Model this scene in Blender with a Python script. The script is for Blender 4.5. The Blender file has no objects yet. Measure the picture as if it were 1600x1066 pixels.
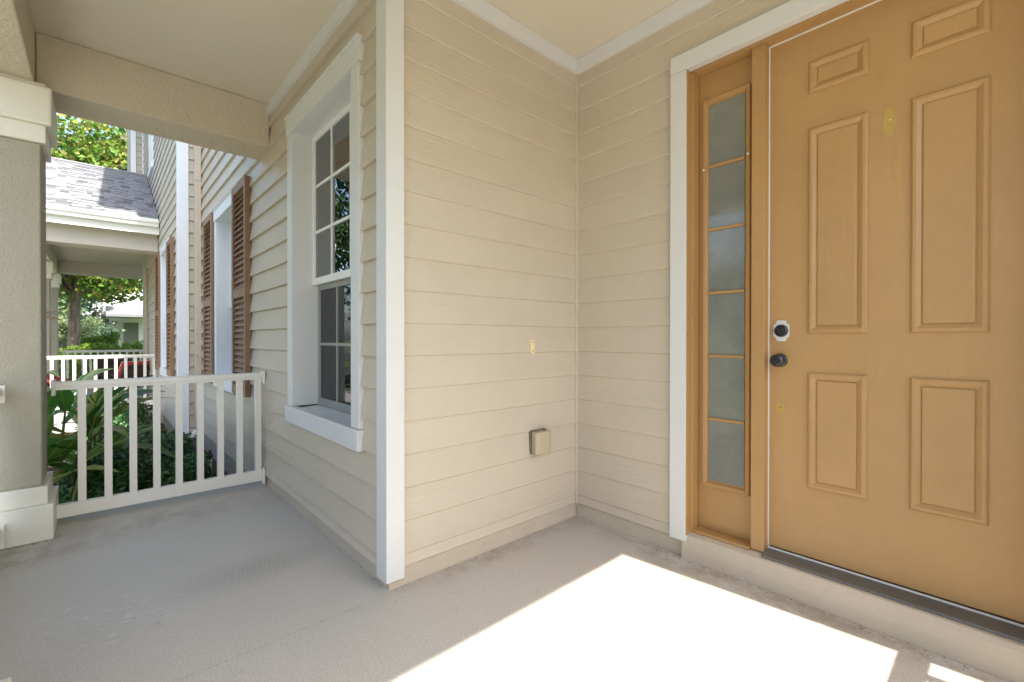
import bpy, math, random
import numpy as np
from mathutils import Vector, Matrix, Euler
R = math.radians
random.seed(7); RNG = np.random.default_rng(11)
scn = bpy.context.scene
col = scn.collection

# ------------------------------------------------------------------ camera
YAW, PITCH, ROLL, CZ = 0.835, 0.0049, 0.0004, 1.172
fw = Vector((-math.sin(YAW) * math.cos(PITCH), math.cos(YAW) * math.cos(PITCH), -math.sin(PITCH)))
rt = Vector((math.cos(YAW), math.sin(YAW), 0)); up = rt.cross(fw)
c_, s_ = math.cos(ROLL), math.sin(ROLL)
rt, up = c_ * rt + s_ * up, -s_ * rt + c_ * up
cd = bpy.data.cameras.new('camera'); cam = bpy.data.objects.new('camera', cd); col.objects.link(cam)
m = Matrix((rt, up, -fw)).transposed().to_4x4(); m.translation = (0, 0, CZ); cam.matrix_world = m
cd.sensor_width = 36; cd.lens = 712.5 / 1600 * 36; cd.clip_start = .02; cd.clip_end = 600
scn.camera = cam

# ------------------------------------------------------------------ sky, sun, exposure
SUN_EL, SUN_AZ = R(52.1), R(5.6)          # the sun stands over +X, a little towards +Y
w = bpy.data.worlds.new('World'); scn.world = w; w.use_nodes = True
nt = w.node_tree; nt.nodes.clear()
sky = nt.nodes.new('ShaderNodeTexSky'); sky.sky_type = 'NISHITA'; sky.sun_disc = False
sky.sun_elevation = SUN_EL; sky.sun_rotation = R(90) - SUN_AZ
sky.air_density = 1.0; sky.dust_density = 2.5; sky.ozone_density = 1.0
bg = nt.nodes.new('ShaderNodeBackground'); bg.inputs[1].default_value = .15
wo = nt.nodes.new('ShaderNodeOutputWorld')
nt.links.new(sky.outputs[0], bg.inputs[0]); nt.links.new(bg.outputs[0], wo.inputs[0])
sl = bpy.data.lights.new('sun', 'SUN'); sl.energy = 3.2; sl.angle = R(.5); sl.color = (1, .95, .87)
sun = bpy.data.objects.new('sun', sl); col.objects.link(sun)
sd = Vector((math.cos(SUN_EL) * math.cos(SUN_AZ), math.cos(SUN_EL) * math.sin(SUN_AZ), math.sin(SUN_EL)))
sun.rotation_euler = sd.to_track_quat('Z', 'Y').to_euler(); sun.location = (20, 0, 30)
scn.view_settings.view_transform = 'Standard'; scn.view_settings.look = 'None'
scn.view_settings.exposure = 1.74; scn.view_settings.gamma = 1
scn.view_settings.use_curve_mapping = False
scn.render.engine = 'CYCLES'
scn.cycles.max_bounces = 10; scn.cycles.diffuse_bounces = 6; scn.cycles.transparent_max_bounces = 12
scn.cycles.use_denoising = True
scn.cycles.sample_clamp_indirect = 8

# ------------------------------------------------------------------ materials
class NT:
    def __init__(s, name):
        s.m = bpy.data.materials.new(name); s.m.use_nodes = True
        s.t = s.m.node_tree; s.t.nodes.clear()
        s.out = s.n('ShaderNodeOutputMaterial')
    def n(s, typ, **kw):
        o = s.t.nodes.new(typ)
        for k, v in kw.items(): setattr(o, k, v)
        return o
    def l(s, a, b): s.t.links.new(a, b)
    def val(s, node, **kw):
        for k, v in kw.items(): node.inputs[k.replace('_', ' ')].default_value = v
        return node
def rgb(c): return (c[0], c[1], c[2], 1)
def coords(g, scale=(1, 1, 1), rand=True, kind='Object'):
    tc = g.n('ShaderNodeTexCoord'); mp = g.n('ShaderNodeMapping'); mp.inputs['Scale'].default_value = scale
    if rand:
        oi = g.n('ShaderNodeObjectInfo'); mu = g.n('ShaderNodeMath', operation='MULTIPLY'); mu.inputs[1].default_value = 37.0
        g.l(oi.outputs['Random'], mu.inputs[0]); ad = g.n('ShaderNodeVectorMath', operation='ADD')
        g.l(tc.outputs[kind], ad.inputs[0]); g.l(mu.outputs[0], ad.inputs[1]); g.l(ad.outputs[0], mp.inputs['Vector'])
    else: g.l(tc.outputs[kind], mp.inputs['Vector'])
    return mp.outputs[0]
def noise(g, vec, scale, detail=4, rough=.55):
    n = g.n('ShaderNodeTexNoise'); n.inputs['Scale'].default_value = scale
    n.inputs['Detail'].default_value = detail; n.inputs['Roughness'].default_value = rough
    g.l(vec, n.inputs['Vector']); return n.outputs[0]
def ramp(g, fac, stops):
    r = g.n('ShaderNodeValToRGB'); e = r.color_ramp.elements
    while len(e) < len(stops): e.new(.5)
    for i, (p, c) in enumerate(stops):
        e[i].position = p; e[i].color = rgb(c) if not isinstance(c, (int, float)) else (c, c, c, 1)
    g.l(fac, r.inputs[0]); return r.outputs[0]
def mix(g, fac, a, b, typ='MIX'):
    x = g.n('ShaderNodeMix', data_type='RGBA', blend_type=typ)
    for sck, v in ((x.inputs[0], fac), (x.inputs[6], a), (x.inputs[7], b)):
        if hasattr(v, 'is_output'): g.l(v, sck)
        else: sck.default_value = v if isinstance(v, (int, float)) else rgb(v)
    return x.outputs[2]
def bump(g, h, strength=.3, dist=.01, prev=None):
    b = g.n('ShaderNodeBump'); b.inputs['Strength'].default_value = strength; b.inputs['Distance'].default_value = dist
    g.l(h, b.inputs['Height'])
    if prev is not None: g.l(prev, b.inputs['Normal'])
    return b.outputs[0]
def bsdf(g, color, rough=.5, normal=None, metal=0, spec=.5):
    p = g.n('ShaderNodeBsdfPrincipled')
    for k, v in (('Base Color', color), ('Roughness', rough), ('Metallic', metal), ('Specular IOR Level', spec)):
        if hasattr(v, 'is_output'): g.l(v, p.inputs[k])
        else: p.inputs[k].default_value = rgb(v) if isinstance(v, tuple) else v
    if normal is not None: g.l(normal, p.inputs['Normal'])
    return p
M = {}
def done(key, g, shader):
    g.l(shader if hasattr(shader, 'is_output') else shader.outputs[0], g.out.inputs[0]); M[key] = g.m

def paint(key, color, rough=.5, var=.06, bscale=40, bstr=.08, grain=None, spec=.4, dirt=0.0):
    """painted surface: faint colour drift, fine relief, optional wood grain along local X"""
    g = NT(key)
    v = coords(g)
    n1 = noise(g, v, 1.7, 3); n2 = noise(g, v, 14, 4)
    c0 = tuple(x * (1 - var) for x in color); c1 = tuple(min(1, x * (1 + var)) for x in color)
    cc = ramp(g, n1, [(.3, c0), (.7, c1)])
    cc = mix(g, .25, cc, ramp(g, n2, [(.35, c0), (.65, c1)]))
    if dirt:
        d = ramp(g, noise(g, v, 6, 6, .7), [(.58, 0.0), (.75, 1.0)])
        dm = g.n('ShaderNodeMath', operation='MULTIPLY'); g.l(d, dm.inputs[0]); dm.inputs[1].default_value = dirt
        cc = mix(g, dm.outputs[0], cc, tuple(x * .6 for x in color))
    nm = bump(g, noise(g, v, bscale, 4), bstr, .004)
    if grain:
        gv = coords(g, grain)
        gn = noise(g, gv, 1.0, 5, .6)
        gm = ramp(g, noise(g, coords(g, (.9, 2, 5)), 1.6, 2), [(.40, .12), (.62, 1.0)])      # grain shows in patches
        gx = g.n('ShaderNodeMath', operation='MULTIPLY'); g.l(ramp(g, gn, [(.38, 0.0), (.64, 1.0)]), gx.inputs[0]); g.l(gm, gx.inputs[1])
        nm = bump(g, gx.outputs[0], .6, .0022 if key == 'siding' else .0011, nm)
    done(key, g, bsdf(g, cc, rough, nm, spec=spec)); return M[key]

BEIGE = (.53, .456, .353)
paint('siding', BEIGE, .42, .035, 60, .05, grain=(3.5, 40, 80), dirt=.05)
paint('siding2', (.50, .45, .37), .5, .05, 60, .05)
paint('siding_grey', (.17, .18, .18), .5, .05, 60, .05)
paint('beam_paint', (.52, .48, .40), .55, .05, 60, .1)
paint('beige_flat', BEIGE, .55, .05, 90, .10)
paint('ceiling', (.62, .56, .445), .7, .03, 45, .10)
paint('white', (.63, .63, .60), .38, .03, 30, .05, dirt=.10)
paint('white_cool', (.74, .77, .80), .4, .03, 30, .05, dirt=.06)
paint('cream', (.72, .69, .58), .5, .05, 30, .12, dirt=.25)
paint('rail_paint', (.74, .71, .63), .38, .03, 50, .04, dirt=.10)
paint('door_paint', (.415, .245, .096), .36, .07, 60, .05, grain=(60, 40, 3.5))
paint('frame_paint', (.41, .236, .088), .36, .06, 60, .05, grain=(45, 45, 2.6), dirt=.15)
paint('shutter', (.255, .150, .088), .5, .06, 60, .05, dirt=.1)
paint('bare_patch', (.42, .285, .075), .45, .10, 60, .05)
paint('bell_patch', (.80, .62, .34), .5, .10, 60, .05, dirt=.3)
paint('foundation', (.50, .425, .325), .7, .08, 70, .4, dirt=.22)
paint('foundation2', (.40, .37, .31), .8, .10, 50, .5, dirt=.3)
paint('gutter', (.80, .79, .73), .35, .02, 30, .03)
paint('dark_metal', (.06, .055, .05), .4, .1, 40, .05)
paint('bronze', (.016, .016, .018), .22, .1, 40, .02, spec=.6)
paint('sill_metal', (.13, .12, .105), .42, .15, 60, .2, dirt=.4)
paint('aluminium', (.62, .62, .60), .35, .05, 60, .05)
paint('pvc', (.66, .64, .58), .45, .08, 40, .1, dirt=.3)
paint('red_cushion', (.42, .035, .03), .8, .08, 60, .2)
paint('piping', (.75, .70, .62), .7, .05, 60, .1)
paint('wicker', (.05, .032, .024), .6, .2, 90, .5)
paint('navy', (.03, .05, .10), .7, .1, 60, .2)
paint('outlet', (.44, .365, .255), .38, .08, 60, .08, dirt=.5)
paint('grime', (.20, .16, .11), .8, .3, 60, .3)
paint('house_white', (.74, .75, .74), .6, .03, 30, .05)
paint('grey_green', (.16, .18, .16), .6, .05, 30, .05)
paint('grey_roof', (.20, .20, .21), .8, .12, 40, .3)
paint('screen_frame', (.30, .295, .26), .5, .05, 20, .03)
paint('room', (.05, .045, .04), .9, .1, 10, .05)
paint('blind', (.78, .76, .70), .5, .03, 10, .02)
paint('screen_dark', (.10, .10, .095), .5, .05, 10, .02)
paint('concrete', (.47, .45, .41), .85, .10, 60, .4, dirt=.15)
paint('sash', (.80, .79, .75), .3, .02, 30, .03)
paint('rubber', (.78, .74, .64), .5, .04, 60, .1, dirt=.25)

def stucco(key, color, scale, strength, dist):
    g = NT(key); v = coords(g, rand=False)
    n1 = noise(g, v, 1.3, 3); n2 = noise(g, v, scale, 4, .6); n3 = noise(g, v, scale * 3.1, 3)
    cc = ramp(g, n1, [(.3, tuple(x * .95 for x in color)), (.7, tuple(x * 1.04 for x in color))])
    cc = mix(g, .35, cc, ramp(g, n3, [(.3, tuple(x * .86 for x in color)), (.7, tuple(x * 1.08 for x in color))]))
    nm = bump(g, ramp(g, n2, [(.38, 0.0), (.64, 1.0)]), strength, dist)
    nm = bump(g, n3, strength * .5, dist * .4, nm)
    done(key, g, bsdf(g, cc, .6, nm, spec=.35))
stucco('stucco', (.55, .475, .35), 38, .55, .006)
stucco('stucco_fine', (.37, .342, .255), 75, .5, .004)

# porch floor: sealed concrete with its own scuffs, a dark rub mark and a hairline joint
g = NT('porch_concrete'); v = coords(g, rand=False)
fine = noise(g, v, 260, 3, .7); mid = noise(g, v, 28, 5, .65); big = noise(g, v, 1.1, 4)
cc = ramp(g, big, [(.3, (.475, .440, .370)), (.7, (.54, .51, .445))])
cc = mix(g, .35, cc, ramp(g, mid, [(.3, (.43, .40, .34)), (.7, (.57, .54, .475))]))
cc = mix(g, .45, cc, ramp(g, noise(g, v, 170, 3, .8), [(.38, (.27, .25, .21)), (.58, (.66, .63, .56))]))
def blob(cx, cy, rx, ry, ang):
    tc = g.n('ShaderNodeTexCoord'); mp = g.n('ShaderNodeMapping', vector_type='TEXTURE')
    mp.inputs['Location'].default_value = (cx, cy, 0); mp.inputs['Rotation'].default_value = (0, 0, ang); mp.inputs['Scale'].default_value = (rx, ry, 1)
    g.l(tc.outputs['Object'], mp.inputs['Vector'])
    ln = g.n('ShaderNodeVectorMath', operation='LENGTH'); g.l(mp.outputs[0], ln.inputs[0])
    return ramp(g, ln.outputs['Value'], [(.25, 1.0), (1.0, 0.0)])
def mul(a, b):
    x = g.n('ShaderNodeMath', operation='MULTIPLY')
    for i, q in enumerate((a, b)):
        if hasattr(q, 'is_output'): g.l(q, x.inputs[i])
        else: x.inputs[i].default_value = q
    return x.outputs[0]
sv = coords(g, (14, 3.5, 1), rand=False)
speck = ramp(g, noise(g, v, 120, 4, .75), [(.44, 0.0), (.58, 1.0)])
streak = ramp(g, noise(g, sv, 4.5, 5, .7), [(.54, 0.0), (.66, 1.0)])
cc = mix(g, mul(mul(blob(-2.60, .56, .20, .42, 0), speck), .6), cc, (.15, .135, .11))
cc = mix(g, mul(mul(blob(-2.55, .04, .55, .30, .3), streak), .9), cc, (.70, .71, .70))
cc = mix(g, mul(blob(-2.9, .15, 1.1, .55, .1), .25), cc, (.50, .51, .50))
dirtn = ramp(g, noise(g, v, 9, 6, .75), [(.60, 0.0), (.74, 1.0)])
cc = mix(g, mul(dirtn, .28), cc, (.27, .23, .17))
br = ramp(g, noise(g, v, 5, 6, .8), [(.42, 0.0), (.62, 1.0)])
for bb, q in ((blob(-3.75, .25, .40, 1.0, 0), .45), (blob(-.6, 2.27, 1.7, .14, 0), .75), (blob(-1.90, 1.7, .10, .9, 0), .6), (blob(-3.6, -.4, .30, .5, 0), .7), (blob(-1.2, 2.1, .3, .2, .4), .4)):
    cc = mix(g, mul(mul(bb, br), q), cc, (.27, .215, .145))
nm = bump(g, fine, .6, .005); nm = bump(g, mid, .3, .006, nm)
done('porch_concrete', g, bsdf(g, cc, ramp(g, mid, [(.3, .45), (.7, .62)]), nm, spec=.45))

# glass of the windows: clear, mirror-like at a slant
g = NT('window_glass')
fr = g.n('ShaderNodeFresnel'); fr.inputs[0].default_value = 3.4
tr = g.n('ShaderNodeBsdfTransparent'); tr.inputs[0].default_value = (.80, .83, .80, 1)
gl = g.n('ShaderNodeBsdfGlossy'); gl.inputs['Roughness'].default_value = .004; gl.inputs[0].default_value = (.95, .97, 1, 1)
v = coords(g, (1, 1, 1)); g.l(bump(g, noise(g, v, 2.2, 2), .03, .01), gl.inputs['Normal'])
mx = g.n('ShaderNodeMixShader'); g.l(fr.outputs[0], mx.inputs[0]); g.l(tr.outputs[0], mx.inputs[1]); g.l(gl.outputs[0], mx.inputs[2])
done('window_glass', g, mx)
g = NT('screened_glass')                      # lower sash behind its insect screen
fr = g.n('ShaderNodeFresnel'); fr.inputs[0].default_value = 1.6
tr = g.n('ShaderNodeBsdfTransparent'); tr.inputs[0].default_value = (.62, .63, .60, 1)
gl = g.n('ShaderNodeBsdfGlossy'); gl.inputs['Roughness'].default_value = .03; gl.inputs[0].default_value = (.8, .82, .85, 1)
mx = g.n('ShaderNodeMixShader'); g.l(fr.outputs[0], mx.inputs[0]); g.l(tr.outputs[0], mx.inputs[1]); g.l(gl.outputs[0], mx.inputs[2])
done('screened_glass', g, mx)
# obscure sidelight glass, dusty
g = NT('sidelight_glass'); v = coords(g)
d1 = ramp(g, noise(g, v, 55, 6, .75), [(.52, 0.0), (.70, 1.0)])
cc = mix(g, mul(d1, .20), (.185, .190, .160), (.46, .46, .41))
big = noise(g, v, 5, 3)
cc = mix(g, .3, cc, ramp(g, big, [(.35, (.12, .13, .11)), (.65, (.23, .235, .20))]))
rr = ramp(g, noise(g, v, 9, 4), [(.3, .03), (.7, .16)])
done('sidelight_glass', g, bsdf(g, cc, rr, bump(g, noise(g, v, 6, 2), .08, .01), spec=.75))

def leafmat(key, cols, trans=.35, rough=.45, spec=.3):
    g = NT(key); ge = g.n('ShaderNodeNewGeometry')
    n = len(cols)
    cc = ramp(g, ge.outputs['Random Per Island'], [((i + .5) / n, c) for i, c in enumerate(cols)])
    p = bsdf(g, cc, rough, spec=spec); t = g.n('ShaderNodeBsdfTranslucent'); g.l(cc, t.inputs[0])
    mx = g.n('ShaderNodeMixShader'); mx.inputs[0].default_value = trans
    g.l(p.outputs[0], mx.inputs[1]); g.l(t.outputs[0], mx.inputs[2]); done(key, g, mx)
leafmat('leaf_maple', [(.07, .19, .025), (.12, .27, .03), (.20, .35, .05), (.40, .43, .07), (.09, .22, .025), (.46, .44, .12), (.15, .30, .04), (.44, .33, .10), (.06, .16, .03)], .4)
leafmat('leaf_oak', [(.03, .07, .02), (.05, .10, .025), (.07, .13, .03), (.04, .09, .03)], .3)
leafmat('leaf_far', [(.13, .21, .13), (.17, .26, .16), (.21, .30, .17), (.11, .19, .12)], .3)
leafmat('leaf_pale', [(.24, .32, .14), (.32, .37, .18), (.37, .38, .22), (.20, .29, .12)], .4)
leafmat('leaf_hedge', [(.10, .19, .02), (.16, .26, .03), (.24, .32, .04), (.07, .15, .02)], .35)
leafmat('leaf_shrub', [(.035, .10, .03), (.05, .14, .035), (.08, .19, .05), (.03, .09, .03), (.11, .23, .06)], .2, .28, .5)
leafmat('leaf_mulch', [(.05, .03, .022), (.09, .055, .035), (.13, .08, .05), (.03, .02, .017), (.17, .11, .075)], 0, .9)
leafmat('grass', [(.05, .10, .02), (.07, .13, .03), (.09, .15, .03)], .3)

g = NT('ginger_leaf')
uv = g.n('ShaderNodeUVMap'); sx = g.n('ShaderNodeSeparateXYZ'); g.l(uv.outputs[0], sx.inputs[0])
ab = g.n('ShaderNodeMath', operation='ABSOLUTE'); g.l(sx.outputs[0], ab.inputs[0])
oi = g.n('ShaderNodeObjectInfo')
cb = g.n('ShaderNodeCombineXYZ')            # stripes run from the midrib out and forward
st = g.n('ShaderNodeMath', operation='MULTIPLY_ADD'); g.l(ab.outputs[0], st.inputs[0]); st.inputs[1].default_value = -.42; g.l(sx.outputs[1], st.inputs[2])
sg = g.n('ShaderNodeMath', operation='MULTIPLY'); g.l(st.outputs[0], sg.inputs[0]); sg.inputs[1].default_value = 11
sn = g.n('ShaderNodeMath', operation='SIGN'); g.l(sx.outputs[0], sn.inputs[0])
g.l(sg.outputs[0], cb.inputs[0]); g.l(sn.outputs[0], cb.inputs[1])
rz = g.n('ShaderNodeMath', operation='MULTIPLY'); g.l(oi.outputs['Random'], rz.inputs[0]); rz.inputs[1].default_value = 50; g.l(rz.outputs[0], cb.inputs[2])
stripe = noise(g, cb.outputs[0], 1.1, 3, .6)
thr = g.n('ShaderNodeMath', operation='MULTIPLY_ADD'); g.l(oi.outputs['Random'], thr.inputs[0]); thr.inputs[1].default_value = .34; thr.inputs[2].default_value = -.22
sh = g.n('ShaderNodeMath', operation='ADD'); g.l(stripe, sh.inputs[0]); g.l(thr.outputs[0], sh.inputs[1])
cc = ramp(g, sh.outputs[0], [(.46, (.065, .19, .03)), (.53, (.18, .31, .05)), (.60, (.62, .60, .22))])
rib = ramp(g, ab.outputs[0], [(.03, 1.0), (.09, 0.0)])
cc = mix(g, mul(rib, .55), cc, (.22, .30, .07))
wv = g.n('ShaderNodeMath', operation='SINE'); s2 = g.n('ShaderNodeMath', operation='MULTIPLY'); g.l(st.outputs[0], s2.inputs[0]); s2.inputs[1].default_value = 230
g.l(s2.outputs[0], wv.inputs[0])
p = bsdf(g, cc, .30, bump(g, wv.outputs[0], .12, .002), spec=.5); t = g.n('ShaderNodeBsdfTranslucent'); g.l(cc, t.inputs[0])
mx = g.n('ShaderNodeMixShader'); mx.inputs[0].default_value = .28; g.l(p.outputs[0], mx.inputs[1]); g.l(t.outputs[0], mx.inputs[2])
done('ginger_leaf', g, mx)
paint('ginger_stem', (.10, .14, .03), .5, .3, 30, .1, dirt=.4)
paint('twig', (.14, .10, .065), .8, .2, 30, .3)

g = NT('bark'); v = coords(g, (1, 1, .25), rand=False)
n = noise(g, v, 14, 6, .7)
done('bark', g, bsdf(g, ramp(g, n, [(.35, (.10, .075, .055)), (.65, (.30, .24, .185))]), .9, bump(g, n, .8, .03)))
g = NT('shingle'); ge = g.n('ShaderNodeNewGeometry'); v = coords(g, rand=False)
cc = ramp(g, ge.outputs['Random Per Island'], [(.0, (.05, .053, .06)), (.18, (.08, .083, .09)), (.28, (.18, .183, .19)), (.7, (.245, .245, .25)), (1, (.16, .163, .17))])
n = noise(g, v, 220, 3, .8); cc = mix(g, .4, cc, ramp(g, n, [(.3, (.10, .10, .11)), (.7, (.42, .42, .43))]))
done('shingle', g, bsdf(g, cc, .95, bump(g, n, .4, .004), spec=.2))
g = NT('lawn'); v = coords(g, rand=False)
n = noise(g, v, 1.2, 6, .7); n2 = noise(g, v, 30, 4, .8)
cc = mix(g, .5, ramp(g, n, [(.3, (.07, .12, .025)), (.7, (.15, .19, .05))]), ramp(g, n2, [(.3, (.04, .08, .015)), (.7, (.18, .22, .07))]))
done('lawn', g, bsdf(g, cc, .95, bump(g, n2, .8, .05)))
g = NT('soil'); v = coords(g, rand=False); n = noise(g, v, 40, 6, .8)
done('soil', g, bsdf(g, ramp(g, n, [(.3, (.025, .018, .013)), (.7, (.11, .075, .05))]), .95, bump(g, n, 1, .03)))
g = NT('asphalt'); v = coords(g, rand=False); n = noise(g, v, 120, 4, .8)
done('asphalt', g, bsdf(g, ramp(g, n, [(.3, (.05, .05, .05)), (.7, (.09, .09, .088))]), .9, bump(g, n, .4, .01)))

# ------------------------------------------------------------------ mesh helpers
class MB:
    def __init__(s): s.v = []; s.f = []
    def quadbox(s, P):                       # 8 corners: bottom 4 ccw, top 4 ccw
        b = len(s.v); s.v += [tuple(p) for p in P]
        s.f += [tuple(b + i for i in q) for q in ((3, 2, 1, 0), (4, 5, 6, 7), (0, 1, 5, 4), (1, 2, 6, 5), (2, 3, 7, 6), (3, 0, 4, 7))]
        return s
    def box(s, x0, x1, y0, y1, z0, z1):
        return s.quadbox([(x0, y0, z0), (x1, y0, z0), (x1, y1, z0), (x0, y1, z0), (x0, y0, z1), (x1, y0, z1), (x1, y1, z1), (x0, y1, z1)])
    def prism(s, prof, x0, x1, axis='x'):    # profile polygon (a,b) extruded along an axis
        b = len(s.v); n = len(prof)
        for x in (x0, x1):
            for a, c in prof:
                s.v.append((x, a, c) if axis == 'x' else (a, x, c) if axis == 'y' else (a, c, x))
        s.f.append(tuple(b + i for i in range(n))[::-1]); s.f.append(tuple(b + n + i for i in range(n)))
        for i in range(n):
            j = (i + 1) % n; s.f.append((b + i, b + j, b + n + j, b + n + i))
        return s
    def tube(s, pts, rad, n=8, cap=True):
        pts = [Vector(p) for p in pts]; rad = rad if isinstance(rad, (list, tuple)) else [rad] * len(pts)
        b = len(s.v); ref = Vector((0, 0, 1))
        for i, p in enumerate(pts):
            d = (pts[min(i + 1, len(pts) - 1)] - pts[max(i - 1, 0)]).normalized()
            if abs(d.dot(ref)) > .95: a = d.cross(Vector((0, 1, 0))).normalized()
            else: a = d.cross(ref).normalized()
            c = d.cross(a)
            for k in range(n):
                t = 2 * math.pi * k / n; s.v.append(tuple(p + rad[i] * (math.cos(t) * a + math.sin(t) * c)))
        for i in range(len(pts) - 1):
            for k in range(n):
                k2 = (k + 1) % n; s.f.append((b + i * n + k, b + i * n + k2, b + (i + 1) * n + k2, b + (i + 1) * n + k))
        if cap:
            s.f.append(tuple(b + k for k in range(n))[::-1]); s.f.append(tuple(b + (len(pts) - 1) * n + k for k in range(n)))
        return s
    def lathe(s, prof, n=24, mat=None):      # (radius, height) round Z, mapped by mat
        mat = mat or Matrix(); b = len(s.v)
        for r_, h in prof:
            for k in range(n):
                t = 2 * math.pi * k / n; s.v.append(tuple(mat @ Vector((r_ * math.cos(t), r_ * math.sin(t), h))))
        for i in range(len(prof) - 1):
            for k in range(n):
                k2 = (k + 1) % n; s.f.append((b + i * n + k, b + i * n + k2, b + (i + 1) * n + k2, b + (i + 1) * n + k))
        s.f.append(tuple(b + k for k in range(n))[::-1]); s.f.append(tuple(b + (len(prof) - 1) * n + k for k in range(n)))
        return s
    def mesh(s, name):
        me = bpy.data.meshes.new(name); me.from_pydata(s.v, [], s.f); me.update()
        import bmesh
        bm = bmesh.new(); bm.from_mesh(me); bmesh.ops.recalc_face_normals(bm, faces=bm.faces); bm.to_mesh(me); bm.free()
        return me
    def build(s, name, mat, parent=None, bev=0, smooth=False, loc=None, rz=0):
        return link(name, s.mesh(name), mat, parent, bev, smooth, loc, rz)
def link(name, me, mat, parent=None, bev=0, smooth=False, loc=None, rz=0):
    o = bpy.data.objects.new(name, me); col.objects.link(o)
    if mat is not None and not me.materials: me.materials.append(M[mat])
    if parent is not None: o.parent = parent
    if loc is not None: o.location = loc
    if rz: o.rotation_euler = (0, 0, rz)
    if bev:
        b = o.modifiers.new('bevel', 'BEVEL'); b.width = bev; b.segments = 2; b.limit_method = 'ANGLE'; b.angle_limit = R(40)
    if smooth:
        for p in me.polygons: p.use_smooth = True
    return o
def empty(name, loc=(0, 0, 0), rz=0):
    o = bpy.data.objects.new(name, None); col.objects.link(o); o.location = loc; o.rotation_euler = (0, 0, rz); return o
def tag(o, label=None, cat=None, group=None, kind=None):
    for k, v in (('label', label), ('category', cat), ('group', group), ('kind', kind)):
        if v: o[k] = v
    return o
def copy_tree(o, parent=None):
    c = o.copy(); col.objects.link(c); c.parent = parent
    for ch in list(o.children): copy_tree(ch, c)
    return c
def box(name, mat, parent, x0, x1, y0, y1, z0, z1, bev=0):
    return MB().box(x0, x1, y0, y1, z0, z1).build(name, mat, parent, bev)

# ------------------------------------------------------------------ lap-siding walls (local: x along, -y outwards, z up)
EXP, Z0S = .1567, .148
_boards = {}
def board_mesh(L, h, lip, mat):
    k = (round(L, 3), round(h, 3), lip, mat)
    if k not in _boards:
        me = MB().prism([(-.0085, 0), (-.0135, .0050), (-.0045, h), (0, h), (0, 0)] if lip == 0 else [(-.020 * lip, 0), (-.021 * lip, .0015), (-.0045, h), (0, h), (0, 0)], 0, L).mesh('siding_board'); me.materials.append(M[mat]); _boards[k] = me
    return _boards[k]
def lap_wall(parent, name, origin, rz, u0, u1, z0, z1, holes=(), mat='siding', thick=.12, starter=None, lip=1.0, exp=EXP, zs=Z0S, skirt=True):
    """sheathing with openings (u0,u1,z0,z1) + one object for each board segment"""
    mb = MB(); zc = sorted({z0, z1, *[h[2] for h in holes], *[h[3] for h in holes]}); 
    for a, b in zip(zc[:-1], zc[1:]):
        segs = [(u0, u1)]
        for h in holes:
            if h[2] < b - 1e-6 and h[3] > a + 1e-6:
                segs = [q for s in segs for q in ((s[0], min(s[1], h[0])), (max(s[0], h[1]), s[1])) if q[1] - q[0] > 1e-4]
        for s in segs: mb.box(s[0], s[1], .002, thick, a, b)
    W = mb.build(name, mat, parent, loc=origin, rz=rz)
    zl = [z0] if starter is None else [starter]
    k = math.ceil((zl[0] - zs + 1e-3) / exp)
    z = zs + k * exp
    if z - zl[0] < .02: z += exp
    while z < z1 - 1e-3: zl.append(z); z += exp
    zl.append(z1)
    for a, b in zip(zl[:-1], zl[1:]):
        segs = [(u0, u1, a, b)]
        for h in holes:
            new = []
            for q in segs:
                lo, hi, l, r_ = max(q[2], h[2]), min(q[3], h[3]), max(q[0], h[0]), min(q[1], h[1])
                if hi <= lo or r_ <= l: new.append(q); continue
                if h[0] > q[0]: new.append((q[0], h[0], q[2], q[3]))
                if h[1] < q[1]: new.append((h[1], q[1], q[2], q[3]))
                if lo > q[2]: new.append((l, r_, q[2], lo))
                if hi < q[3]: new.append((l, r_, hi, q[3]))
            segs = new
        for q in segs:
            if q[1] - q[0] < .012 or q[3] - q[2] < .012: continue
            link('siding_board', board_mesh(q[1] - q[0], q[3] - q[2] - .0005, lip, mat), None, W, loc=(q[0], 0, q[2]))
    return W

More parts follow.
